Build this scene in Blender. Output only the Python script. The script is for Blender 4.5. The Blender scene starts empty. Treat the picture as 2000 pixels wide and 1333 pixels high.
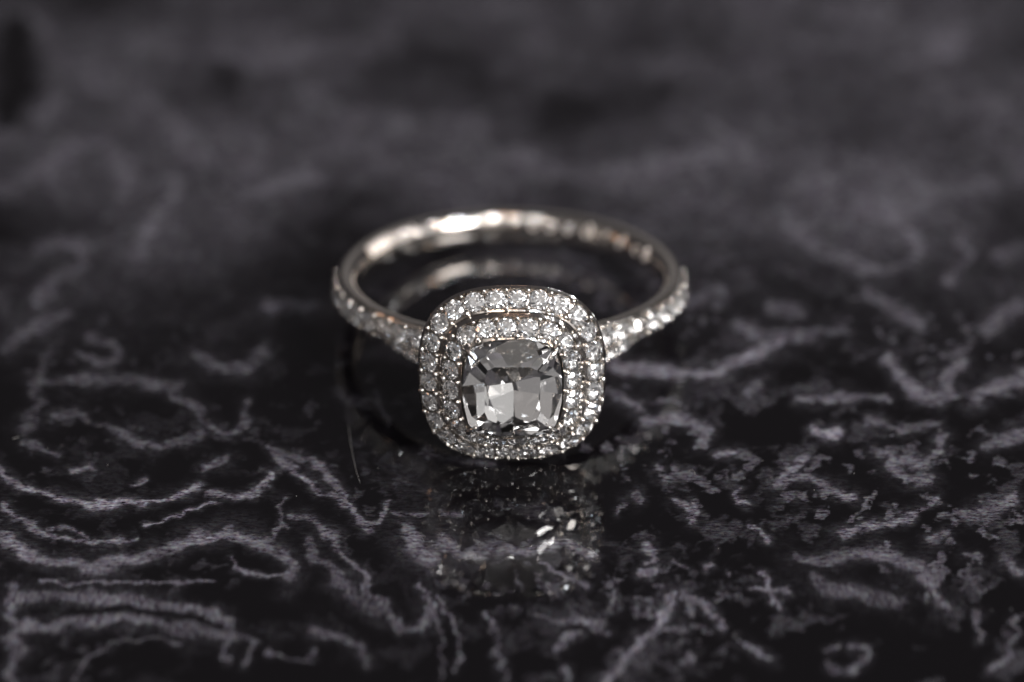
import bpy, bmesh, math, random
import numpy as np
from mathutils import Vector, Matrix
random.seed(7)
R = math.radians
MM = 0.001
scene = bpy.context.scene
col = scene.collection

# ------------------------------------------------------------------ pose of the ring (mm, ring frame: axis = z, head towards -y)
R_OUT, W_RIM = 9.85, 13.4          # outer radius of the band, distance of the halo rim from the ring centre
A_RIM = 5.06                       # half width of the halo
TILT = math.atan((A_RIM - 0.95) / (W_RIM - 0.6 + R_OUT))
RING = Matrix.Rotation(R(0.5), 4, 'Z') @ Matrix.Rotation(-TILT, 4, 'X')
_low = min((RING @ Vector(v)).z for v in ((0, -12.75, -A_RIM), (0, -W_RIM, -A_RIM), (0, 9.4, -0.93)))
RING = Matrix.Translation((0, 0, -_low + 0.01)) @ RING

# ------------------------------------------------------------------ camera
ELEV = R(32.5)
DIST = 267.0
F_PX = 36.3 * DIST                  # photo pixels (2000 wide) per radian
vd = Vector((0, math.cos(ELEV), -math.sin(ELEV)))
up = Vector((0, math.sin(ELEV), math.cos(ELEV)))
rt = Vector((1, 0, 0))
head = RING @ Vector((0, -W_RIM, 0))
CAM = head - vd * DIST + up * (63.5 / 36.3) - rt * 0.0
cd = bpy.data.cameras.new('camera')
cam = bpy.data.objects.new('camera', cd)
col.objects.link(cam)
cam.matrix_world = Matrix.Translation(CAM * MM) @ Matrix(((1, 0, 0), tuple(up), tuple(-vd))).transposed().to_4x4()
cd.sensor_width = 36
cd.lens = F_PX * 36 / 2000
cd.clip_start = 0.01
cd.clip_end = 20
cd.dof.use_dof = True
focus = RING @ Vector((0, -16.2, -1.2))
cd.dof.focus_distance = (focus - CAM).dot(vd) * MM
cd.dof.aperture_fstop = cd.lens / 9.5
scene.camera = cam


def at(px, py):
    """photo pixel -> point on the table top (mm)"""
    d = vd * F_PX + rt * (px - 1000) - up * (py - 666.5)
    t = -CAM.z / d.z
    return CAM + d * t


# ------------------------------------------------------------------ world and lamps (a dim room)
world = bpy.data.worlds.new('World')
scene.world = world
world.use_nodes = True
bg = world.node_tree.nodes['Background']
bg.inputs[0].default_value = (1.0, 0.94, 0.99, 1)
bg.inputs[1].default_value = 0.048


def lamp(name, az, el, dist, size, power, colour, shape='DISK', size_y=None):
    """az: degrees to the right of the camera side, seen from the ring"""
    l = bpy.data.lights.new(name, 'AREA')
    l.shape = shape
    l.size = size
    if size_y:
        l.size_y = size_y
    l.energy = power
    l.color = colour
    o = bpy.data.objects.new(name, l)
    col.objects.link(o)
    p = Vector((math.sin(R(az)) * math.cos(R(el)), -math.cos(R(az)) * math.cos(R(el)), math.sin(R(el)))) * dist
    o.location = p
    o.rotation_euler = p.to_track_quat('Z', 'Y').to_euler()
    return o


lamp('window_light', 46, 35, 0.9, 0.34, 7.2, (1.0, 0.97, 0.95), 'RECTANGLE', 0.27)
lamp('overhead_fill', 5, 66, 1.3, 1.1, 1.3, (1.0, 0.95, 0.91))  # added soft light overhead to brighten metal and stones
lamp('right_stone_fill', 22, 30.5, 1.0, 0.42, 0.20, (1.0, 0.98, 0.95))  # added to turn the lower left facets of the centre stone pale
lamp('left_stone_fill', -30, 30.5, 1.0, 0.42, 0.11, (1.0, 0.94, 0.89))  # added, dimmer, for the lower right facets of the centre stone
lamp('front_fill', 0, 21, 1.5, 1.3, 0.75, (1.0, 0.96, 0.93))
lamp('back_fill', 180, 13, 1.4, 0.55, 0.08, (1.0, 0.96, 0.93))  # added dim light from behind that lifts the upper crown facets
for az, el, size, p, c in ((-92, 16, .05, .07, (1, .58, .36)), (-102, 12, .03, .05, (1, .60, .40)), (171, 80, .07, .10, (1, .62, .42)),
                           (-94, 79, .06, .10, (.80, .90, 1)), (109, 8, .06, .08, (.90, .95, 1)), (91, 10, .05, .06, (.84, .92, 1))):
    lamp('warm_glint_fill' if c[0] == 1 else 'cool_glint_fill', az, el, 1.3, size * 1.7, p * 2, c)  # added lamps standing in for coloured flashes in the centre stone
lamp('right_side_fill', 74, 32, 1.2, 0.9, 1.3, (0.97, 0.98, 1.0))  # added broad fill that brightens the stones from the right
lamp('left_side_fill', -72, 32, 1.2, 0.9, 0.28, (1.0, 0.92, 0.84))  # added weaker fill for the stones from the left
_r = random.Random(21)
for row, (el, n) in enumerate([(16, 6), (30, 8), (43, 9), (55, 9), (67, 7), (80, 3)]):      # rows of small spots, many added for sparkle, denser on the window side
    for k in range(n):
        az = -60 + (185 / n) * (k + .5) + _r.uniform(-7, 7) + row * 3
        if abs(az) < 9 and 38 < el < 62 or az > 62 and el < 60 and k % 2 or 22 < el < 39 and (abs(az - 22) < 14 or abs(az + 30) < 14):
            continue
        tint = _r.choice([(1, .95, .90), (1, .98, .96), (.9, .95, 1), (1, .94, .87), (1, .97, .95), (1, .74, .56), (.70, .84, 1), (1, 1, 1)])
        lamp('glint_spot', az, el + _r.uniform(-3, 3), 1.3, _r.uniform(.03, .055), _r.uniform(.42, .75) * (.5 if az < -10 else 1) * (.6 if el < 40 else 1), tint)

scene.view_settings.view_transform = 'Standard'
scene.view_settings.look = 'None'
scene.view_settings.exposure = 0.3
scene.view_settings.gamma = 1
scene.render.engine = 'CYCLES'
cy = scene.cycles
cy.max_bounces = 24
cy.transmission_bounces = 20
cy.glossy_bounces = 10
cy.diffuse_bounces = 3
cy.sample_clamp_indirect = 12
cy.blur_glossy = 0.3
cy.use_denoising = True


# ------------------------------------------------------------------ helpers
def link(name, mesh, mat=None, parent=None, **props):
    o = bpy.data.objects.new(name, mesh)
    col.objects.link(o)
    if mat and mesh and not mesh.materials:
        mesh.materials.append(mat)
    o.parent = parent
    for k, v in props.items():
        o[k] = v
    return o


def mesh_of(name, verts, faces, smooth=False, scale=MM):
    me = bpy.data.meshes.new(name)
    me.from_pydata([tuple(Vector(v) * scale) for v in verts], [], faces)
    bm = bmesh.new()
    bm.from_mesh(me)
    bmesh.ops.recalc_face_normals(bm, faces=bm.faces)
    bm.to_mesh(me)
    bm.free()
    if smooth:
        me.shade_smooth()
    me.update()
    return me


def smooth01(t):
    t = max(0.0, min(1.0, t))
    return t * t * (3 - 2 * t)


class Geo:
    def __init__(self):
        self.v, self.f = [], []

    def add(self, vs, fs):
        n = len(self.v)
        self.v += [Vector(v) for v in vs]
        self.f += [tuple(i + n for i in f) for f in fs]

    def rings(self, rows, closed_u=True, closed_v=False, caps=False):
        n = len(rows[0])
        m = len(rows)
        vs = [p for r in rows for p in r]
        fs = []
        for i in range(m if closed_v else m - 1):
            for j in range(n if closed_u else n - 1):
                a, b = i * n + j, i * n + (j + 1) % n
                k = (i + 1) % m
                fs.append((a, b, k * n + (j + 1) % n, k * n + j))
        if caps:
            fs.append(tuple(range(n)))
            fs.append(tuple((m - 1) * n + j for j in range(n))[::-1])
        self.add(vs, fs)

    def tube(self, pts, rad, n=8, round_ends=True):
        pts = [Vector(p) for p in pts]
        if not isinstance(rad, (list, tuple)):
            rad = [rad] * len(pts)
        rad = list(rad)
        if round_ends:
            d0 = (pts[0] - pts[1]).normalized()
            d1 = (pts[-1] - pts[-2]).normalized()
            pts = [pts[0] + d0 * rad[0] * .75] + pts + [pts[-1] + d1 * rad[-1] * .75]
            rad = [rad[0] * .5] + rad + [rad[-1] * .5]
        rows = []
        ref = Vector((0.31, 0.22, 0.92))
        for i, p in enumerate(pts):
            t = (pts[min(i + 1, len(pts) - 1)] - pts[max(i - 1, 0)]).normalized()
            a = t.cross(ref).normalized()
            b = t.cross(a)
            rows.append([p + (a * math.cos(2 * math.pi * k / n) + b * math.sin(2 * math.pi * k / n)) * rad[i] for k in range(n)])
        self.rings(rows, caps=True)

    def ball(self, c, r, n=8, m=5, squash=None):
        rows = []
        c = Vector(c)
        for i in range(m):
            t = math.pi * (i + .5) / m - math.pi / 2
            rows.append([c + Vector((math.cos(2 * math.pi * k / n) * math.cos(t), math.sin(2 * math.pi * k / n) * math.cos(t), math.sin(t))) * r
                         for k in range(n)])
        self.rings(rows, caps=True)

    def build(self, name, mat, parent, smooth=True, **props):
        return link(name, mesh_of(name, self.v, self.f, smooth), mat, parent, **props)


def new_mat(name):
    m = bpy.data.materials.new(name)
    m.use_nodes = True
    nt = m.node_tree
    nt.nodes.clear()
    out = nt.nodes.new('ShaderNodeOutputMaterial')
    return m, nt, out


def node(nt, kind, **vals):
    n = nt.nodes.new(kind)
    for k, v in vals.items():
        if k in n.inputs:
            n.inputs[k].default_value = v
        else:
            setattr(n, k, v)
    return n


# ------------------------------------------------------------------ materials
def metal_mat(name, colour, rough, bump):
    m, nt, out = new_mat(name)
    p = node(nt, 'ShaderNodeBsdfPrincipled', Metallic=1.0)
    p.inputs['Base Color'].default_value = (*colour, 1)
    tc = node(nt, 'ShaderNodeTexCoord')
    n1 = node(nt, 'ShaderNodeTexNoise', Scale=900.0, Detail=4.0)
    nt.links.new(tc.outputs['Object'], n1.inputs['Vector'])
    mr = node(nt, 'ShaderNodeMapRange')
    mr.inputs['To Min'].default_value = rough * .7
    mr.inputs['To Max'].default_value = rough * 1.4
    nt.links.new(n1.outputs['Fac'], mr.inputs['Value'])
    nt.links.new(mr.outputs['Result'], p.inputs['Roughness'])
    n2 = node(nt, 'ShaderNodeTexNoise', Scale=5000.0, Detail=2.0)
    nt.links.new(tc.outputs['Object'], n2.inputs['Vector'])
    b = node(nt, 'ShaderNodeBump', Strength=bump, Distance=0.00003)
    nt.links.new(n2.outputs['Fac'], b.inputs['Height'])
    nt.links.new(b.outputs['Normal'], p.inputs['Normal'])
    nt.links.new(p.outputs['BSDF'], out.inputs['Surface'])
    return m


M_METAL = metal_mat('white_gold', (0.67, 0.63, 0.59), 0.11, 0.12)
M_SHANK = metal_mat('white_gold_band', (0.66, 0.615, 0.57), 0.14, 0.10)
M_SET = metal_mat('white_gold_setting', (0.62, 0.58, 0.54), 0.13, 0.15)
M_ENGR = metal_mat('engraved_white_gold', (0.95, 0.88, 0.83), 0.5, 0.3)


def gem_mat(name, colour):
    m, nt, out = new_mat(name)
    g = node(nt, 'ShaderNodeBsdfGlass', IOR=2.417, Roughness=0.0)
    g.inputs['Color'].default_value = (*colour, 1)
    nt.links.new(g.outputs[0], out.inputs['Surface'])
    return m


M_GEM = gem_mat('diamond', (1, 1, 1))
M_MELEE = gem_mat('small_diamond', (1, 1, 1))


def table_mat():
    m, nt, out = new_mat('polished_marbled_surface')
    L = nt.links.new
    at_ = node(nt, 'ShaderNodeAttribute', attribute_name='vein')
    tc = node(nt, 'ShaderNodeTexCoord')
    # fine metallic grain in the veins, drawn out across the sheet
    gs = []
    for sx, sy in ((2600, 6500), (8000, 2000)):
        mp = node(nt, 'ShaderNodeMapping')
        mp.inputs['Scale'].default_value = (sx, sy, 1)
        L(tc.outputs['Object'], mp.inputs['Vector'])
        t = node(nt, 'ShaderNodeTexNoise', Scale=1.0, Detail=2.0, Roughness=0.7)
        L(mp.outputs['Vector'], t.inputs['Vector'])
        gs.append(t)
    sep = node(nt, 'ShaderNodeSeparateXYZ')
    L(tc.outputs['Object'], sep.inputs[0])
    my = node(nt, 'ShaderNodeMapRange')
    my.inputs['From Min'].default_value = at(1000, 1070).y * MM
    my.inputs['From Max'].default_value = at(1000, 1180).y * MM
    L(sep.outputs['Y'], my.inputs['Value'])
    gm = node(nt, 'ShaderNodeMix', data_type='RGBA')
    L(my.outputs['Result'], gm.inputs['Factor'])
    L(gs[0].outputs['Color'], gm.inputs['A'])
    L(gs[1].outputs['Color'], gm.inputs['B'])
    gf = node(nt, 'ShaderNodeSeparateColor')
    L(gm.outputs['Result'], gf.inputs[0])
    gr = node(nt, 'ShaderNodeMapRange')
    gr.inputs['From Min'].default_value = 0.3
    gr.inputs['From Max'].default_value = 0.75
    gr.inputs['To Min'].default_value = 0.0
    gr.inputs['To Max'].default_value = 2.1
    L(gf.outputs['Green'], gr.inputs['Value'])
    # slow mottling
    n3 = node(nt, 'ShaderNodeTexNoise', Scale=420.0, Detail=5.0, Roughness=0.65)
    L(tc.outputs['Object'], n3.inputs['Vector'])
    m3 = node(nt, 'ShaderNodeMapRange')
    m3.inputs['From Min'].default_value = 0.3
    m3.inputs['From Max'].default_value = 0.7
    m3.inputs['To Min'].default_value = 0.55
    m3.inputs['To Max'].default_value = 1.3
    L(n3.outputs['Fac'], m3.inputs['Value'])
    mul = node(nt, 'ShaderNodeMath', operation='MULTIPLY')
    L(at_.outputs['Fac'], mul.inputs[0])
    L(gr.outputs['Result'], mul.inputs[1])
    mul2 = node(nt, 'ShaderNodeMath', operation='MULTIPLY')
    L(mul.outputs[0], mul2.inputs[0])
    L(m3.outputs['Result'], mul2.inputs[1])
    # colour flecks
    hue = node(nt, 'ShaderNodeMix', data_type='RGBA')
    hue.inputs['Factor'].default_value = 0.35
    hue.inputs['A'].default_value = (0.118, 0.101, 0.139, 1)
    dim = node(nt, 'ShaderNodeVectorMath', operation='SCALE')
    dim.inputs['Scale'].default_value = 0.3
    L(gm.outputs['Result'], dim.inputs[0])
    L(dim.outputs[0], hue.inputs['B'])
    sc_ = node(nt, 'ShaderNodeVectorMath', operation='SCALE')
    L(hue.outputs['Result'], sc_.inputs[0])
    L(mul2.outputs[0], sc_.inputs['Scale'])
    ad = node(nt, 'ShaderNodeVectorMath', operation='ADD')
    L(sc_.outputs[0], ad.inputs[0])
    ad.inputs[1].default_value = (0.0026, 0.0022, 0.0027)
    p = node(nt, 'ShaderNodeBsdfPrincipled', Roughness=0.02, IOR=1.52)
    L(ad.outputs[0], p.inputs['Base Color'])
    L(p.outputs['BSDF'], out.inputs['Surface'])
    return m


M_TABLE = table_mat()

# ------------------------------------------------------------------ the marbled surface: vein strength stored per vertex
def vnoise(x, y, seed):
    xi, yi = np.floor(x).astype(np.int64), np.floor(y).astype(np.int64)
    fx, fy = x - xi, y - yi
    fx, fy = fx ** 3 * (fx * (fx * 6 - 15) + 10), fy ** 3 * (fy * (fy * 6 - 15) + 10)

    def h(a, b):
        n = (a * 374761393 + b * 668265263 + seed * 974634777) & 0xffffffff
        n = ((n ^ (n >> 13)) * 1274126177) & 0xffffffff
        return ((n ^ (n >> 16)) & 0xffff) / 65535.0
    return (h(xi, yi) * (1 - fx) + h(xi + 1, yi) * fx) * (1 - fy) + (h(xi, yi + 1) * (1 - fx) + h(xi + 1, yi + 1) * fx) * fy


def fbm(x, y, seed, octs=4):
    s, a, t = 0, .5, 0
    for i in range(octs):
        c, q = math.cos(.6 + 1.1 * i), math.sin(.6 + 1.1 * i)
        s = s + a * vnoise((x * c - y * q) * 2 ** i + 17.3 * i, (x * q + y * c) * 2 ** i - 9.1 * i, seed + i)
        t += a
        a *= .55
    return s / t


# veins of the sheet: (points, width, strength); the points are read off the photograph and laid on the table top
VEINS = [
 # front left
 ([(0,910),(20,935),(65,960),(110,972),(165,982),(210,987),(270,983),(320,975),(360,965),(395,955)], 12, .8),
 ([(415,968),(450,971),(490,965),(520,950),(532,935),(525,920)], 9, .6),
 ([(0,985),(30,1010),(70,1035),(110,1052),(140,1058),(190,1057),(230,1053),(265,1048)], 8, .6),
 ([(0,985),(30,1008),(60,1025)], 16, .5),
 ([(95,1033),(130,1035),(165,1050)], 5, .55),
 ([(290,1028),(340,1012),(385,995),(420,982)], 6, .75),
 ([(0,1052),(50,1080),(110,1100),(180,1105),(250,1095),(310,1078),(370,1058),(430,1042)], 22, .6),
 ([(430,1040),(480,1052),(540,1072),(578,1100),(560,1125)], 26, .5),
 ([(440,1095),(455,1112),(480,1120),(520,1122),(560,1122)], 7, .6),
 ([(520,870),(530,885),(560,890),(600,895),(625,910),(650,940),(670,970),(690,1000),(720,1025),(745,1020),(760,1000),(755,980)], 11, .5),
 ([(540,892),(575,910),(600,935),(620,955),(650,970),(680,990),(700,1015),(720,1037)], 11, .5),
 ([(440,1030),(470,1045),(500,1052),(535,1048),(550,1030),(548,1000),(550,975)], 10, .35),
 ([(570,1005),(610,1020),(650,1060),(690,1110),(720,1150),(760,1200),(790,1230),(820,1230),(838,1200),(830,1160),(815,1140)], 17, .45),
 ([(600,1060),(640,1110),(680,1160),(740,1190)], 30, .33),
 ([(790,1030),(810,1070),(835,1092)], 36, .5),
 ([(850,1170),(875,1200),(890,1240),(893,1285),(887,1310)], 7, .6),
 ([(845,1180),(848,1230),(860,1280),(862,1325)], 6, .4),
 ([(80,1138),(150,1138),(250,1136),(350,1134),(420,1140)], 5, .55),
 ([(20,1170),(100,1165),(200,1168),(300,1178),(400,1195),(440,1215)], 26, .42),
 ([(50,1225),(150,1215),(250,1212),(350,1225),(450,1240)], 26, .42),
 ([(25,1150),(30,1240),(25,1330)], 24, .35),
 ([(440,1290),(430,1260),(450,1240),(480,1240),(495,1265),(480,1295)], 11, .4),
 ([(530,1275),(560,1290),(600,1290),(610,1270)], 9, .45),
 ([(140,1330),(165,1280),(240,1250),(320,1248),(350,1260)], 8, .3),
 ([(600,1230),(660,1240),(700,1260),(730,1300)], 14, .3),
 ([(860,1060),(900,1085),(960,1075),(1030,1080),(1100,1060),(1150,1085)], 30, .42),
 ([(950,1200),(970,1250),(985,1330)], 12, .35),
 ([(860,1000),(900,1010)], 12, .3),
 ([(775,1000),(835,1000)], 10, .4),
 # left, going out of focus
 ([(60,870),(90,882),(115,892)], 12, .4), ([(150,915),(180,910)], 13, .55), ([(250,945),(285,938)], 9, .4),
 ([(395,915),(430,907),(450,900)], 16, .5),
 ([(150,690),(190,712),(230,695),(225,670),(180,662)], 17, .5),
 ([(60,745),(150,742),(260,745),(350,755)], 22, .4),
 ([(110,820),(150,800),(190,830),(240,852),(300,880),(360,862),(400,850)], 19, .45),
 ([(330,770),(380,790),(410,830),(430,845),(470,845),(490,810),(480,780)], 15, .42),
 ([(380,690),(420,718),(480,722),(520,690)], 22, .45),
 ([(100,690),(75,760),(55,840)], 24, .3),
 ([(20,680),(60,640),(120,620)], 26, .3),
 ([(520,600),(560,590),(600,600)], 28, .55),
 ([(650,760),(690,785),(720,790)], 18, .22), ([(740,770),(760,830)], 14, .2), ([(830,885),(880,900),(960,905)], 24, .35),
 # front right
 ([(1195,715),(1220,722),(1270,728),(1330,735),(1400,725),(1450,705),(1490,680),(1530,660)], 24, .75),
 ([(1195,765),(1225,785),(1250,795)], 20, .6),
 ([(1265,820),(1310,815),(1350,835),(1380,845),(1365,862)], 22, .6),
 ([(1460,770),(1490,752)], 24, .5),
 ([(1560,780),(1620,775),(1680,772),(1740,778)], 17, .6),
 ([(1735,700),(1760,735),(1790,770),(1830,785),(1860,770),(1850,730),(1885,705)], 26, .55),
 ([(1895,780),(1950,760),(2000,735)], 32, .6),
 ([(1590,838),(1615,848),(1632,850)], 17, .85),
 ([(1390,890),(1425,884)], 16, .6), ([(1530,925),(1555,900),(1572,894)], 15, .6),
 ([(1515,950),(1540,935),(1580,930),(1610,950),(1640,965),(1660,975)], 18, .5),
 ([(1240,965),(1255,978)], 16, .55), ([(1285,910),(1300,918)], 16, .5),
 ([(1320,985),(1342,998),(1355,985),(1345,1015)], 17, .6),
 ([(1440,965),(1448,985),(1460,985)], 14, .55), ([(1215,1000),(1222,985)], 14, .45),
 ([(1262,1065),(1275,1080),(1270,1095)], 17, .6), ([(1310,1095),(1345,1107)], 8, .5), ([(1255,1118),(1272,1116)], 12, .6),
 ([(1380,1108),(1398,1103)], 12, .5), ([(1425,1122),(1428,1116)], 8, .5),
 ([(1465,1025),(1485,1030),(1500,1055)], 9, .5),
 ([(1640,1045),(1700,1030),(1740,1020),(1770,1010),(1800,995),(1835,972)], 16, .55),
 ([(1720,880),(1760,900),(1810,905),(1832,880),(1842,855)], 20, .5), ([(1740,905),(1770,940),(1810,935)], 26, .45),
 ([(1475,1150),(1510,1155),(1545,1153)], 11, .6), ([(1495,1120),(1512,1160),(1525,1182)], 11, .6),
 ([(1180,1335),(1215,1300),(1245,1270),(1280,1235),(1300,1205),(1306,1163)], 19, .75),
 ([(1270,1245),(1300,1232),(1345,1230)], 14, .55),
 ([(1332,1168),(1370,1175),(1395,1200),(1408,1227)], 12, .65),
 ([(1447,1253),(1475,1270),(1500,1286)], 13, .6),
 ([(1620,1295),(1650,1312),(1690,1295),(1692,1270),(1660,1265)], 11, .5), ([(1618,1275),(1640,1262)], 8, .4),
 ([(1550,1090),(1600,1100),(1640,1090),(1700,1080),(1750,1090),(1790,1110),(1820,1140),(1842,1185)], 26, .42),
 ([(1590,1130),(1620,1150),(1680,1160),(1760,1180)], 24, .32),
 ([(1085,1272),(1110,1250),(1135,1236)], 13, .5), ([(1165,1225),(1190,1240)], 10, .3),
 ([(1050,1200),(1080,1212),(1170,1215)], 14, .4), ([(1195,1155),(1203,1185)], 16, .5),
 ([(1060,1100),(1080,1120),(1110,1130),(1140,1152)], 11, .5), ([(1100,1310),(1112,1325)], 12, .45), ([(1340,1285),(1350,1290)], 14, .4),
 ([(1930,1310),(1960,1285),(1985,1230),(1980,1215)], 13, .42), ([(1910,1200),(1918,1250)], 12, .35), ([(1880,1080),(1915,1100)], 16, .4),
 ([(1900,1000),(1950,985),(1990,970)], 22, .4), ([(1810,1055),(1850,1045)], 18, .4), ([(1700,820),(1760,840),(1830,825)], 18, .4),
 ([(1930,870),(2000,850)], 24, .4), ([(1960,1090),(1995,1120)], 18, .4),
 # behind, strongly out of focus
 ([(60,40),(110,100),(190,150),(280,200),(340,250),(390,300)], 62, .42),
 ([(0,270),(60,240),(120,195)], 40, .45), ([(0,375),(70,332),(150,290),(200,280),(240,320),(248,375)], 38, .55),
 ([(270,500),(290,440),(330,390),(350,350)], 30, .5), ([(440,110),(520,105),(600,100),(680,100),(770,85)], 55, .38),
 ([(470,385),(520,372),(560,350),(615,345)], 34, .5), ([(80,590),(110,545),(160,515)], 28, .35), ([(80,490),(120,470),(160,490)], 30, .45),
 ([(600,180),(680,230),(790,240)], 45, .3), ([(880,260),(920,235),(960,300)], 44, .3),
 ([(1640,20),(1720,55),(1790,90),(1860,90)], 95, .5), ([(1000,300),(1080,330),(1200,345),(1300,330),(1420,300)], 44, .38),
 ([(1400,245),(1450,290),(1490,340)], 34, .4), ([(1540,440),(1590,480),(1650,510),(1720,530),(1775,515),(1800,475),(1760,438),(1690,410)], 32, .5),
 ([(1850,545),(1885,500),(1880,465)], 28, .5), ([(1950,500),(2000,480)], 34, .45), ([(1350,585),(1410,572)], 28, .4),
 ([(1700,575),(1760,608),(1795,640)], 28, .45), ([(1500,600),(1560,612)], 26, .45), ([(1440,640),(1560,660),(1640,640)], 30, .4),
 ([(1930,640),(1990,600)], 30, .4), ([(1050,150),(1200,180),(1330,120)], 60, .22), ([(1450,120),(1520,200)], 60, .25),
 ([(1930,200),(2000,330)], 60, .3), ([(0,20),(40,0)], 40, .15),
]
DARKS = [([(860,930),(1000,945),(1150,930)], 90, .85), ([(700,720),(760,800),(790,870)], 120, .45), ([(560,520),(600,680),(640,720)], 90, .6), ([(300,600),(420,560),(560,560)], 60, .4), ([(30,60),(40,160),(20,220)], 80, 1.0), ([(430,140),(450,160)], 60, .7), ([(460,1075),(470,1092)], 20, .95), ([(545,1060),(548,1075)], 14, .6),  # vein-free patches; those left of the ring put its shadow into the colour
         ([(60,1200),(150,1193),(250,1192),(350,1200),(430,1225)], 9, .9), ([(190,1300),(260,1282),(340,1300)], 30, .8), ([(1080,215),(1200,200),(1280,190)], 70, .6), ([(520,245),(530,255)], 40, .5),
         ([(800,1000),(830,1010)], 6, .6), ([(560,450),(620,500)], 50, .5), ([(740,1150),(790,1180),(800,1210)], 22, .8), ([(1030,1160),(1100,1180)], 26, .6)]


def axis(lo, hi, step, far, n):
    core = np.arange(lo, hi, step)
    g = np.geomspace(step, far - hi, n)
    g2 = np.geomspace(step, far + lo, n)
    return np.concatenate([(lo - g2)[::-1], core, hi + g])


p_near, p_far = at(1000, 1345), at(1000, -30)
xs = axis(-36.0, 36.0, .078, 420.0, 14)
p_mid = at(1000, 660)
ys = axis(p_near.y, p_far.y, .095, 420.0, 14)
_n, _f = ys[ys <= p_mid.y], ys[ys > p_mid.y]
ys = np.concatenate([_n, np.arange(p_mid.y + .1, p_far.y, .17), ys[ys > p_far.y]])
GX, GY = np.meshgrid(xs, ys)
# where each vertex lies in the photograph (only to look the veins up)
dx, dy, dz = GX - CAM.x, GY - CAM.y, -CAM.z
depth = dy * vd.y + dz * vd.z
ok = depth > 20
depth = np.where(ok, depth, 20)
PX = 1000 + F_PX * dx / depth
PY = 666.5 - F_PX * (dy * up.y + dz * up.z) / depth
wx = (fbm(GX * .9, GY * .9, 3) - .5)
wy = (fbm(GX * .9, GY * .9, 11) - .5)
fine = fbm(GX * 3.1, GY * 3.1, 23, 3)
w2 = fbm(GX * 2.4, GY * 2.4, 201, 3) - .5
w3 = fbm(GX * 2.4, GY * 2.4, 211, 3) - .5
QX, QY = PX + wx * 40 + w2 * 5, PY + wy * 24 + w3 * 4


def stroke_field(strokes, inside, soft):
    out = np.zeros_like(GX)
    for pts, w, k in strokes:
        ax = [p[0] for p in pts]
        ay = [p[1] for p in pts]
        m = 3 * w + 30
        sel = inside & (PX > min(ax) - m) & (PX < max(ax) + m) & (PY > min(ay) - m) & (PY < max(ay) + m)
        if not sel.any():
            continue
        x, y = QX[sel], QY[sel]
        best = np.full(x.shape, 1e9)
        for (x0, y0), (x1, y1) in zip(pts[:-1], pts[1:]):
            ex, ey = x1 - x0, y1 - y0
            t = np.clip(((x - x0) * ex + (y - y0) * ey) / (ex * ex + ey * ey + 1e-9), 0, 1)
            best = np.minimum(best, (x - x0 - t * ex) ** 2 + ((y - y0 - t * ey)) ** 2)
        d = np.sqrt(best) / (.5 * w * (.30 + 1.25 * thick[sel]))
        val = k * (.80 * np.clip((1.25 - d) / .75, 0, 1) + .22 * np.exp(-.22 * d ** 2))
        out[sel] = np.maximum(out[sel], val)
    return out


thick = fbm(GX * .55, GY * .55, 29, 3)
inside = ok & (PX > -120) & (PX < 2120) & (PY > -120) & (PY < 1440)
V = stroke_field(VEINS, inside, .45)
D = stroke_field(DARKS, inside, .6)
# unforced marbling everywhere: mottling, denser on the right
def ramp(v, a, b):
    t = np.clip((v - a) / (b - a), 0, 1)
    return t * t * (3 - 2 * t)


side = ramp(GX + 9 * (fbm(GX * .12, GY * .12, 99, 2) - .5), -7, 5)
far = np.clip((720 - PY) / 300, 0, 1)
m1 = ramp(fbm(GX * .46 + .9 * wx, GY * .40 + .9 * wy, 91, 3), .58, .74)
m2 = ramp(fbm(GX * 1.35 + .8 * wx, GY * 1.05 + .8 * wy, 95, 3), .61, .74) * ramp(fbm(GX * .17, GY * .17, 101, 2), .38, .58)
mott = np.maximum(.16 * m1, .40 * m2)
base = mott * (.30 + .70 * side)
gaps = fbm(GX * .45, GY * .45, 221, 2)
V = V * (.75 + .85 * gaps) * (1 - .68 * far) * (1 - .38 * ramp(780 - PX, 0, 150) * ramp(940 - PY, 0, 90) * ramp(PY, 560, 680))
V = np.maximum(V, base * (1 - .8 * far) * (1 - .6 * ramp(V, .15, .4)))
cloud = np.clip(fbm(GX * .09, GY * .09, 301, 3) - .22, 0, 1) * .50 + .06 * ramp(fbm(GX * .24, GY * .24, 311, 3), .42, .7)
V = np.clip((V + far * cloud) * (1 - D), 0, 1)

ny, nx = GX.shape
co = np.zeros((ny * nx, 3), dtype=np.float32)
co[:, 0] = GX.ravel() * MM
co[:, 1] = GY.ravel() * MM
idx = np.arange(ny * nx).reshape(ny, nx)
quads = np.stack([idx[:-1, :-1], idx[:-1, 1:], idx[1:, 1:], idx[1:, :-1]], -1).reshape(-1, 4)
me = bpy.data.meshes.new('table_surface')
me.vertices.add(len(co))
me.vertices.foreach_set('co', co.ravel())
me.loops.add(quads.size)
me.loops.foreach_set('vertex_index', quads.ravel().astype(np.int32))
me.polygons.add(len(quads))
me.polygons.foreach_set('loop_start', np.arange(0, quads.size, 4, dtype=np.int32))
me.update(calc_edges=True)
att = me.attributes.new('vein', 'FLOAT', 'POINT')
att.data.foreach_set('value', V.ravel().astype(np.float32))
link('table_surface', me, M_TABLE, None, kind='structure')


# ------------------------------------------------------------------ the ring
ring = bpy.data.objects.new('diamond_ring', None)
col.objects.link(ring)
ring.empty_display_size = 0.005
mw = RING.copy()
mw.translation = RING.translation * MM
ring.matrix_world = mw
ring['label'] = 'white gold ring with cushion cut diamond in a double halo on black marbled surface'
ring['category'] = 'ring'


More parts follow.
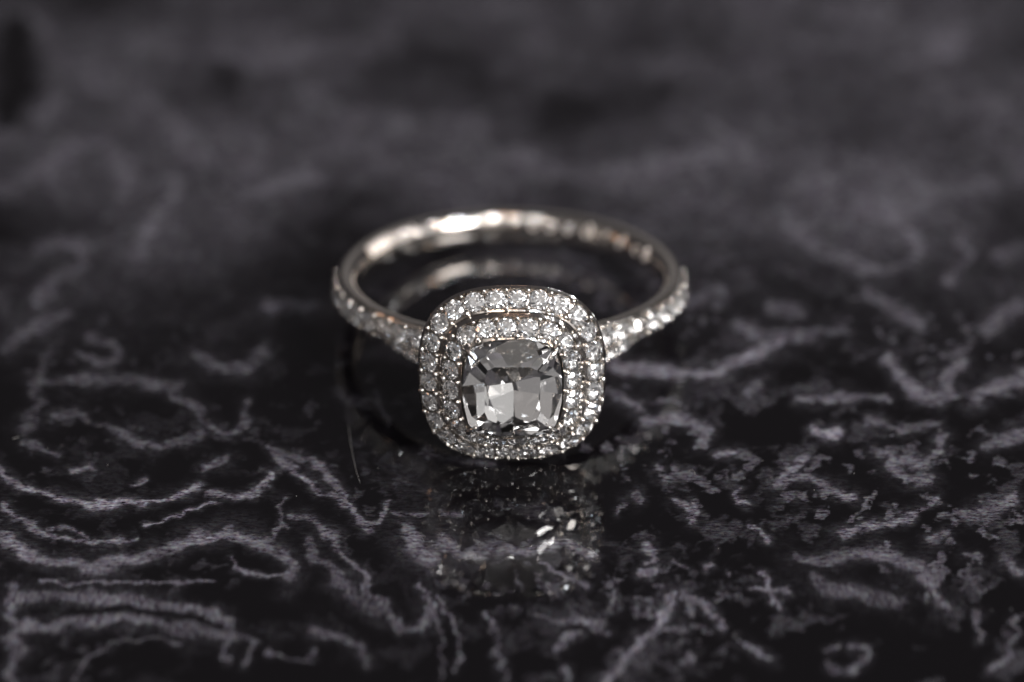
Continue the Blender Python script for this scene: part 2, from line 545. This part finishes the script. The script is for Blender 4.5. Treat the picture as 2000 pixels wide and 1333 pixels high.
# --- stones
def brilliant():
    v, f = [], []
    T = [(.56 * math.cos(R(45 * k)), .56 * math.sin(R(45 * k)), .30) for k in range(8)]
    S = [(.78 * math.cos(R(45 * k + 22.5)), .78 * math.sin(R(45 * k + 22.5)), .2015) for k in range(8)]
    G = [(math.cos(R(22.5 * k)), math.sin(R(22.5 * k)), .03) for k in range(16)]
    H = [(x, y, -.03) for x, y, _ in G]
    P = [(.25 * math.cos(R(45 * k + 22.5)), .25 * math.sin(R(45 * k + 22.5)), -.668) for k in range(8)]
    v = T + S + G + H + P + [(0, 0, -.86)]
    f.append(tuple(range(8)))
    for k in range(8):
        n, l = (k + 1) % 8, (k - 1) % 8
        f.append((k, 8 + k, n))
        f.append((k, 8 + l, 16 + 2 * k, 8 + k))
        a, b, c = 16 + 2 * k, 16 + 2 * k + 1, 16 + (2 * k + 2) % 16
        f.append((8 + k, a, b))
        f.append((8 + k, b, c))
        a, b, c = a + 16, b + 16, c + 16
        f.append((48 + k, b, a))
        f.append((48 + k, c, b))
        f.append((48 + l, 48 + k, 32 + 2 * k)[::-1])
        f.append((56, 48 + k, 48 + l))
    for k in range(16):
        n = (k + 1) % 16
        f.append((16 + k, 32 + k, 32 + n, 16 + n))
    return mesh_of('diamond', v, f, False)


def sq(theta, a, n):
    c, s = math.cos(theta), math.sin(theta)
    r = a / (abs(c) ** n + abs(s) ** n) ** (1 / n)
    return r * c, r * s


def head_pt(u, v, w):           # across, up, outwards -> ring frame
    return Vector((u, -w, v))


W_GIRDLE = 15.62
A_STONE = 2.66


def cushion():
    """cushion cut: a rounded square prism cut by the planes of its facets"""
    planes = [((0, 0, 1), (0, 0, .764))]
    for k in range(4):
        for az, side in ((90 * k, True), (90 * k + 45, False)):
            c, s_ = math.cos(R(az)), math.sin(R(az))
            if side:
                planes += [((c * math.tan(R(31.254)), s_ * math.tan(R(31.254)), 1), (c * 2.64, s_ * 2.64, .06)),
                           ((c * math.tan(R(80.50)), s_ * math.tan(R(80.50)), -1), (c * 2.64, s_ * 2.64, -.06))]
            else:
                planes += [((c * math.tan(R(45.43)), s_ * math.tan(R(45.43)), 1), (c * 3.08, s_ * 3.08, .06)),
                           ((c * math.tan(R(45.19)), s_ * math.tan(R(45.19)), -1), (c * 3.05, s_ * 3.05, -.06)),
                           ((c * .5688, s_ * .5688, -1), (0, 0, -3.0851))]
        for az in (90 * k + 22.5, 90 * k + 67.5):
            c, s_ = math.cos(R(az)), math.sin(R(az))
            planes += [((c * math.tan(R(41)), s_ * math.tan(R(41)), 1), (c * 2.83, s_ * 2.83, .06)),
                       ((c * math.tan(R(77.37)), s_ * math.tan(R(77.37)), -1), (c * 2.85, s_ * 2.85, -.06))]
        for az in (90 * k + 22.5, 90 * k + 67.5):
            c, s_ = math.cos(R(az)), math.sin(R(az))
            planes.append(((c * math.tan(R(24)), s_ * math.tan(R(24)), 1), (c * 1.72, s_ * 1.72, .764)))
        for j in range(4):
            az = R(90 * k + 22.5 * j + 11.25)
            x, y = sq(az, 2.66 * .97, 3.9)
            planes.append(((math.cos(az) * math.tan(R(50)), math.sin(az) * math.tan(R(50)), 1), (x, y, .06)))
    for q, sl, off in ((17.621, 41.267, 1.006), (-0.551, 39.562, 1.029), (40.536, 80.857, 0.975), (63.665, 81.501, 0.979), (-66.986, 70.514, 1.08), (-15.288, 40.269, 0.987), (101.258, 57.172, 1.03),
                       (19.368, 49.844, 1.063), (62.642, 54.714, 1.007), (-149.815, 52.286, 1.029), (161.93, 39.953, 0.975), (-137.716, 63.101, 0.992), (139.871, 60.921, 1.008), (113.087, 43.692, 1.005),
                       (228.538, 60.351, 1.041), (194.731, 39.13, 0.975), (41.141, 78.873, 0.986), (159.253, 56.086, 0.988), (225.884, 44.89, 1.006), (-8.361, 54.137, 1.01), (-114.264, 63.398, 0.988),
                       (94.94, 57.614, 1.007), (68.548, 39.541, 1.008)):
        x, y = sq(R(q), 2.66 * off, 3.9)
        planes.append(((math.cos(R(q)) * math.tan(R(sl)), math.sin(R(q)) * math.tan(R(sl)), -1), (x, y, -.06)))
    bm = bmesh.new()
    lo = [bm.verts.new((*sq(R(11.25 * k), A_STONE, 3.9), -4)) for k in range(32)]
    hi = [bm.verts.new((*sq(R(11.25 * k), A_STONE, 3.9), 2)) for k in range(32)]
    bm.faces.new(lo[::-1])
    bm.faces.new(hi)
    for k in range(32):
        bm.faces.new((lo[k], lo[(k + 1) % 32], hi[(k + 1) % 32], hi[k]))
    for n, p in planes:
        bmesh.ops.bisect_plane(bm, geom=bm.verts[:] + bm.edges[:] + bm.faces[:], dist=1e-6, plane_co=p, plane_no=Vector(n).normalized(), clear_outer=True)
        rim = [e for e in bm.edges if e.is_boundary]
        if rim:
            bmesh.ops.contextual_create(bm, geom=rim)
    bmesh.ops.remove_doubles(bm, verts=bm.verts, dist=1e-4)
    bmesh.ops.transform(bm, matrix=Matrix.Scale(MM, 4), verts=bm.verts)
    bmesh.ops.recalc_face_normals(bm, faces=bm.faces)
    me = bpy.data.meshes.new('centre_diamond')
    bm.to_mesh(me)
    print('centre stone', len(me.polygons), 'facets, open edges', sum(e.is_boundary for e in bm.edges))
    bm.free()
    return me


melee = brilliant()
melee.materials.append(M_MELEE)


def set_stone(parent, pos, normal, radius, spin, name='small_diamond'):
    o = link(name, melee, None, parent)
    z = Vector(normal).normalized()
    q = z.to_track_quat('Z', 'Y').to_matrix().to_4x4()
    o.matrix_local = Matrix.Translation(Vector(pos) * MM) @ q @ Matrix.Rotation(spin, 4, 'Z') @ Matrix.Scale(radius, 4)
    return o


centre = link('centre_diamond', cushion(), M_GEM, ring, label='large clear cushion cut diamond in the middle of both halos')
centre.matrix_local = Matrix.Translation((0, -W_GIRDLE * MM, 0)) @ Matrix.Rotation(R(90), 4, 'X') @ Matrix.Diagonal((1, 1.08, 1, 1))

# --- halos: a channel of metal holding a ring of round stones, stepped and sloping outwards
def outline(a, n, w, count=128):
    return [head_pt(*sq(2 * math.pi * k / count, a, n), w) for k in range(count)]


def halo(name, a0, w0, a1, w1, n0, n1, wall, n_depth, stone_r, label):
    """a0/w0: outer rim, a1/w1: inner rim (higher)"""
    sx, sy = a1 - a0, w1 - w0
    L = math.hypot(sx, sy)
    sx, sy = sx / L, sy / L
    nx_, ny_ = -sy, sx
    if ny_ < 0:
        nx_, ny_ = -nx_, -ny_
    prof = [(a0 - .6, w0 - wall - .1), (a0 - .14, w0 - wall), (a0 - .04, w0 - wall + .06), (a0, w0 - .10), (a0 - .03, w0 - .05)]
    t0 = (L - 2 * stone_r - .02) / 2
    prof += [(a0 + sx * (t0 - .03), w0 + sy * (t0 - .03)), (a0 + sx * t0 - nx_ * .05, w0 + sy * t0 - ny_ * .05),
             (a0 + sx * (t0 + .10) - nx_ * n_depth, w0 + sy * (t0 + .10) - ny_ * n_depth),
             (a0 + sx * (L - t0 - .10) - nx_ * n_depth, w0 + sy * (L - t0 - .10) - ny_ * n_depth),
             (a0 + sx * (L - t0) - nx_ * .05, w0 + sy * (L - t0) - ny_ * .05), (a0 + sx * (L - t0 + .03), w0 + sy * (L - t0 + .03)),
             (a1 + .02, w1), (a1 - .03, w1 - .04), (a1 - .05, w1 - .7)]
    g = Geo()
    rows = []
    for a, w in prof:
        f = (a - a1) / (a0 - a1)
        rows.append(outline(a, n1 + (n0 - n1) * f, w))
    g.rings(rows)
    frame = g.build(name, M_SET, ring, True, label=label)
    frame.data.set_sharp_from_angle(angle=R(28))
    # stones spread evenly along the middle of the slope
    am, wm, nm = (a0 + a1) / 2, (w0 + w1) / 2, (n0 + n1) / 2
    N = 720
    path = [Vector(sq(2 * math.pi * k / N, am, nm)) for k in range(N + 1)]
    cum = [0]
    for k in range(N):
        cum.append(cum[-1] + (path[k + 1] - path[k]).length)
    count = round(cum[-1] / (2 * stone_r + .005))

    def place(s):
        s %= cum[-1]
        k = max(i for i in range(N) if cum[i] <= s)
        f = (s - cum[k]) / (cum[k + 1] - cum[k])
        p = path[k].lerp(path[k + 1], f)
        t = (path[(k + 1) % N] - path[k]).normalized()
        return p, Vector((t.y, -t.x))
    beads = Geo()
    rnd = random.Random(5)
    for i in range(count):
        p, o2 = place((i + .25) * cum[-1] / count)
        nn = Vector((o2.x * abs(nx_), o2.y * abs(nx_), abs(ny_)))
        nn += Vector((rnd.uniform(-.13, .13), rnd.uniform(-.13, .13), rnd.uniform(-.06, .06)))
        pos = head_pt(p.x, p.y, wm + .02)
        set_stone(frame, pos, head_pt(nn.x, nn.y, nn.z), stone_r * rnd.uniform(.96, 1.0), rnd.uniform(0, .78))
        p, o2 = place((i + .75) * cum[-1] / count)
        for sgn in (-1, 1):
            off = sgn * (stone_r * .90)
            q = head_pt(p.x + o2.x * off * abs(sx), p.y + o2.y * off * abs(sx), wm - off * abs(sy) + .07)
            beads.ball(q, rnd.uniform(.13, .185), 8, 6)
    beads.build('bead_prongs', M_METAL, frame, True, kind='stuff')
    return frame


outer = halo('outer_halo', A_RIM, 13.36, 3.93, 14.28, 2.7, 3.0, .24, .55, .565, 'outer halo of small round diamonds in a white gold channel')
inner = halo('inner_halo', 3.89, 14.42, 2.74, 15.48, 3.0, 3.7, .55, .55, .56, 'inner raised halo of small round diamonds around the centre diamond')

# --- seat and claws of the centre stone
g = Geo()
rows = [outline(a, n, w) for a, n, w in ((2.66, 3.7, 15.2), (2.60, 3.7, 15.42), (2.58, 3.7, 15.2), (2.5, 3.5, 14.6), (2.35, 3.2, 14.1), (1.9, 3, 13.5), (1.3, 2.5, 12.9))]
g.rings(rows)
g.build('stone_seat', M_SET, ring)
for su in (-1, 1):
    for sv in (-1, 1):
        g = Geo()
        c = math.sqrt(.5)
        ps = [(2.40, 14.7), (2.40, 15.5), (2.34, 15.82), (2.17, 16.05), (1.97, 16.2)]
        g.tube([head_pt(su * a, sv * a, w) for a, w in ps], [.2, .2, .18, .15, .10], 10)
        g.build('claw', M_METAL, ring)

# --- gallery below the halos, down to the band
g = Geo()
rows = [outline(a, n, w) for a, n, w in ((4.50, 2.7, 13.0), (4.40, 2.7, 12.7), (4.0, 2.6, 12.3), (3.2, 2.4, 11.4), (2.4, 2.2, 10.5), (2.0, 2.1, 9.9), (1.6, 2.0, 9.7))]
g.rings(rows)
g.build('gallery', M_METAL, ring)


# --- band
def band_section(th, rc, hr, hz, zc, groove, gw, n=56, p=2.3):
    c, s = math.cos(th), math.sin(th)          # th = 0 at the back (+y), positive towards +x
    row = []
    for k in range(n):
        t = 2 * math.pi * k / n
        ct, st = math.cos(t), math.sin(t)
        q = (abs(ct) ** p + abs(st) ** p) ** (-1 / p)
        dr, z = q * ct * hr, q * st * hz
        if groove > 0 and ct > 0 and abs(z) < gw:
            dr -= groove * smooth01((gw - abs(z)) / (.12))
        r = rc + dr
        row.append(Vector((r * s, r * c, z + zc)))
    return row


RC, HR = 9.05, .80
P0 = R(84)


def hr_at(th):
    return HR - .20 * smooth01((abs(th) - R(55)) / R(45))


def hz_at(th):
    return .93 - .19 * smooth01((abs(th) - R(40)) / R(60))


g = Geo()
rows = []
N = 200
END = R(168)
for i in range(N + 1):
    th = -END + 2 * END * i / N
    a = abs(th)
    gr = .46 * smooth01((a - P0 + R(4)) / R(1.5))
    lift = smooth01((a - R(138)) / R(30))
    hr = hr_at(th)
    rows.append(band_section(th, R_OUT - hr + .4 * lift, hr, hz_at(th) - .10 * lift, .20 * lift, gr, .66))
g.rings(rows, caps=True)
shank = g.build('shank', M_SHANK, ring)
shank.data.set_sharp_from_angle(angle=R(50))

# lower strut on each side that leaves the band and runs under the halo
for sgn, nm in ((-1, ''), (1, '')):
    g = Geo()
    rows = []
    for i in range(31):
        a = R(130) + R(35) * i / 30
        k = smooth01((a - R(128)) / R(30))
        rows.append(band_section(sgn * a, RC + .05 + .75 * k, .68, .36, -.38 - .68 * k, .32 * smooth01((a - R(132)) / R(3)), .27, 32))
    g.rings(rows, caps=True)
    strut = g.build('shoulder_strut', M_METAL, ring)
    strut.data.set_sharp_from_angle(angle=R(50))
    beads = Geo()
    rnd = random.Random(3)
    for i in range(5):
        a = R(137 + i * 4.9)
        k = smooth01((a - R(128)) / R(30))
        rr = RC + .05 + .75 * k + .68 - .03
        n = Vector((sgn * math.sin(a), math.cos(a), -.25))
        set_stone(strut, (sgn * math.sin(a) * rr, math.cos(a) * rr, -.38 - .68 * k), n, .36, rnd.random())
        for s2 in (-1, 1):
            a2 = a + R(2.45)
            beads.ball((sgn * math.sin(a2) * (rr + .03), math.cos(a2) * (rr + .03), -.42 - .68 * k + s2 * .26), .10)
    beads.build('bead_prongs', M_METAL, strut, True, kind='stuff')

for sgn in (-1, 1):
    rnd = random.Random(9 + sgn)
    beads = Geo()
    a = P0
    while a < R(161):
        lift = smooth01((a - R(138)) / R(30))
        f0 = .62 + .38 * smooth01((a - P0) / R(16))
        rr = R_OUT + .4 * lift + .02 - .16 * (1 - f0)
        zc = .20 * lift
        n = Vector((sgn * math.sin(a), math.cos(a), rnd.uniform(-.05, .1)))
        set_stone(shank, (sgn * math.sin(a) * rr, math.cos(a) * rr, zc), n, .60 * f0, rnd.random())
        a2 = a + R(3.55)
        for s2 in (-1, 1):
            beads.ball((sgn * math.sin(a2) * (rr + .02), math.cos(a2) * (rr + .02), zc + s2 * .54), rnd.uniform(.14, .18) * f0)
        a += R(7.1)
    beads.build('bead_prongs', M_METAL, shank, True, kind='stuff')


# --- engraved letters and pale bars on the inside of the band
def inner_pt(th, z, lift=.012):
    q = min(.995, abs(z / .93))
    dr = HR * (1 - q ** 2.3) ** (1 / 2.3)
    r = RC - dr - lift
    return Vector((r * math.sin(th), r * math.cos(th), z))


def arc(cx, cy, rx, ry, a0, a1, n=14):
    return [(cx + rx * math.cos(R(a0 + (a1 - a0) * i / n)), cy + ry * math.sin(R(a0 + (a1 - a0) * i / n))) for i in range(n + 1)]


GLYPH = {
    'o': [arc(0, .33, .19, .30, 0, 360)],
    'c': [arc(.02, .33, .19, .30, 60, 300)],
    '0': [arc(0, .42, .20, .42, 0, 360)],
    'I': [[(0, .02), (0, .72)]],
    'd': [arc(-.04, .26, .15, .26, 0, 360), [(.13, 0), (.13, .82)]],
    'b': [arc(.07, .22, .15, .22, 0, 360), [(-.10, 0), (-.10, .86)]],
}
for ch, deg in (('o', 10), ('o', 17), ('c', 24.5), ('0', 33), ('I', 42), ('d', 50), ('c', 60.5), ('b', 67.5)):
    g = Geo()
    for st in GLYPH[ch]:
        pts = []
        for x, y in st:
            s = (x + .18 * (y - .35)) / 8.3
            pts.append(inner_pt(R(deg) + s, .02 + y * .86))
        g.tube(pts, .045, 6, False)
    g.build('engraved_letter', M_ENGR, ring)
g = Geo()
rnd = random.Random(4)
for k in range(11):
    th = R(-40 - k * 2.7)
    w = rnd.uniform(.05, .10)
    g.tube([inner_pt(th, z) for z in (.38, .52, .66, .78, .86, .91)], w, 6, False)
g.build('pale_bars', M_ENGR, ring, True, kind='stuff')  # narrow pale bars along the upper inner edge of the band

# ------------------------------------------------------------------ lint and specks on the polished surface
m_l, nt_, out_ = new_mat('pale_lint')
p_ = node(nt_, 'ShaderNodeBsdfPrincipled', Roughness=.7)
p_.inputs['Base Color'].default_value = (.16, .15, .145, 1)
nt_.links.new(p_.outputs[0], out_.inputs[0])


def fibre(pts, r, label):
    g = Geo()
    ps = [at(*p) + Vector((0, 0, r * 1.2)) for p in pts]
    c = ps[len(ps) // 2].copy()
    c.z = 0
    g.tube([p - c for p in ps], r, 5)
    o = g.build('lint_fibre', m_l, None, True, label=label, category='lint', group='lint on the marbled surface')
    o.location = c * MM
    return o


fibre([(681, 830), (684, 862), (690, 895), (696, 922), (703, 944)], .010, 'long fine hair lying left of the ring head on the black surface')
fibre([(1345, 921), (1352, 918), (1356, 923), (1358, 929)], .014, 'tiny curled fibre lying right of the ring head on the black surface')
fibre([(25, 858), (31, 856), (37, 854)], .016, 'short pale fibre lying at the left edge of the surface')
g = Geo()
rnd = random.Random(12)
for px, py in [(1489, 901), (1800, 915), (1838, 866), (738, 915), (655, 962), (93, 876), (1403, 1072), (1668, 926), (1590, 958), (210, 909), (579, 970), (905, 1250), (1120, 1085)]:
    g.ball(at(px, py) + Vector((0, 0, .02)), rnd.uniform(.02, .035), 6, 3)
g.build('dust_specks', m_l, None, True, kind='stuff', label='tiny pale dust specks scattered over the black surface', category='dust')
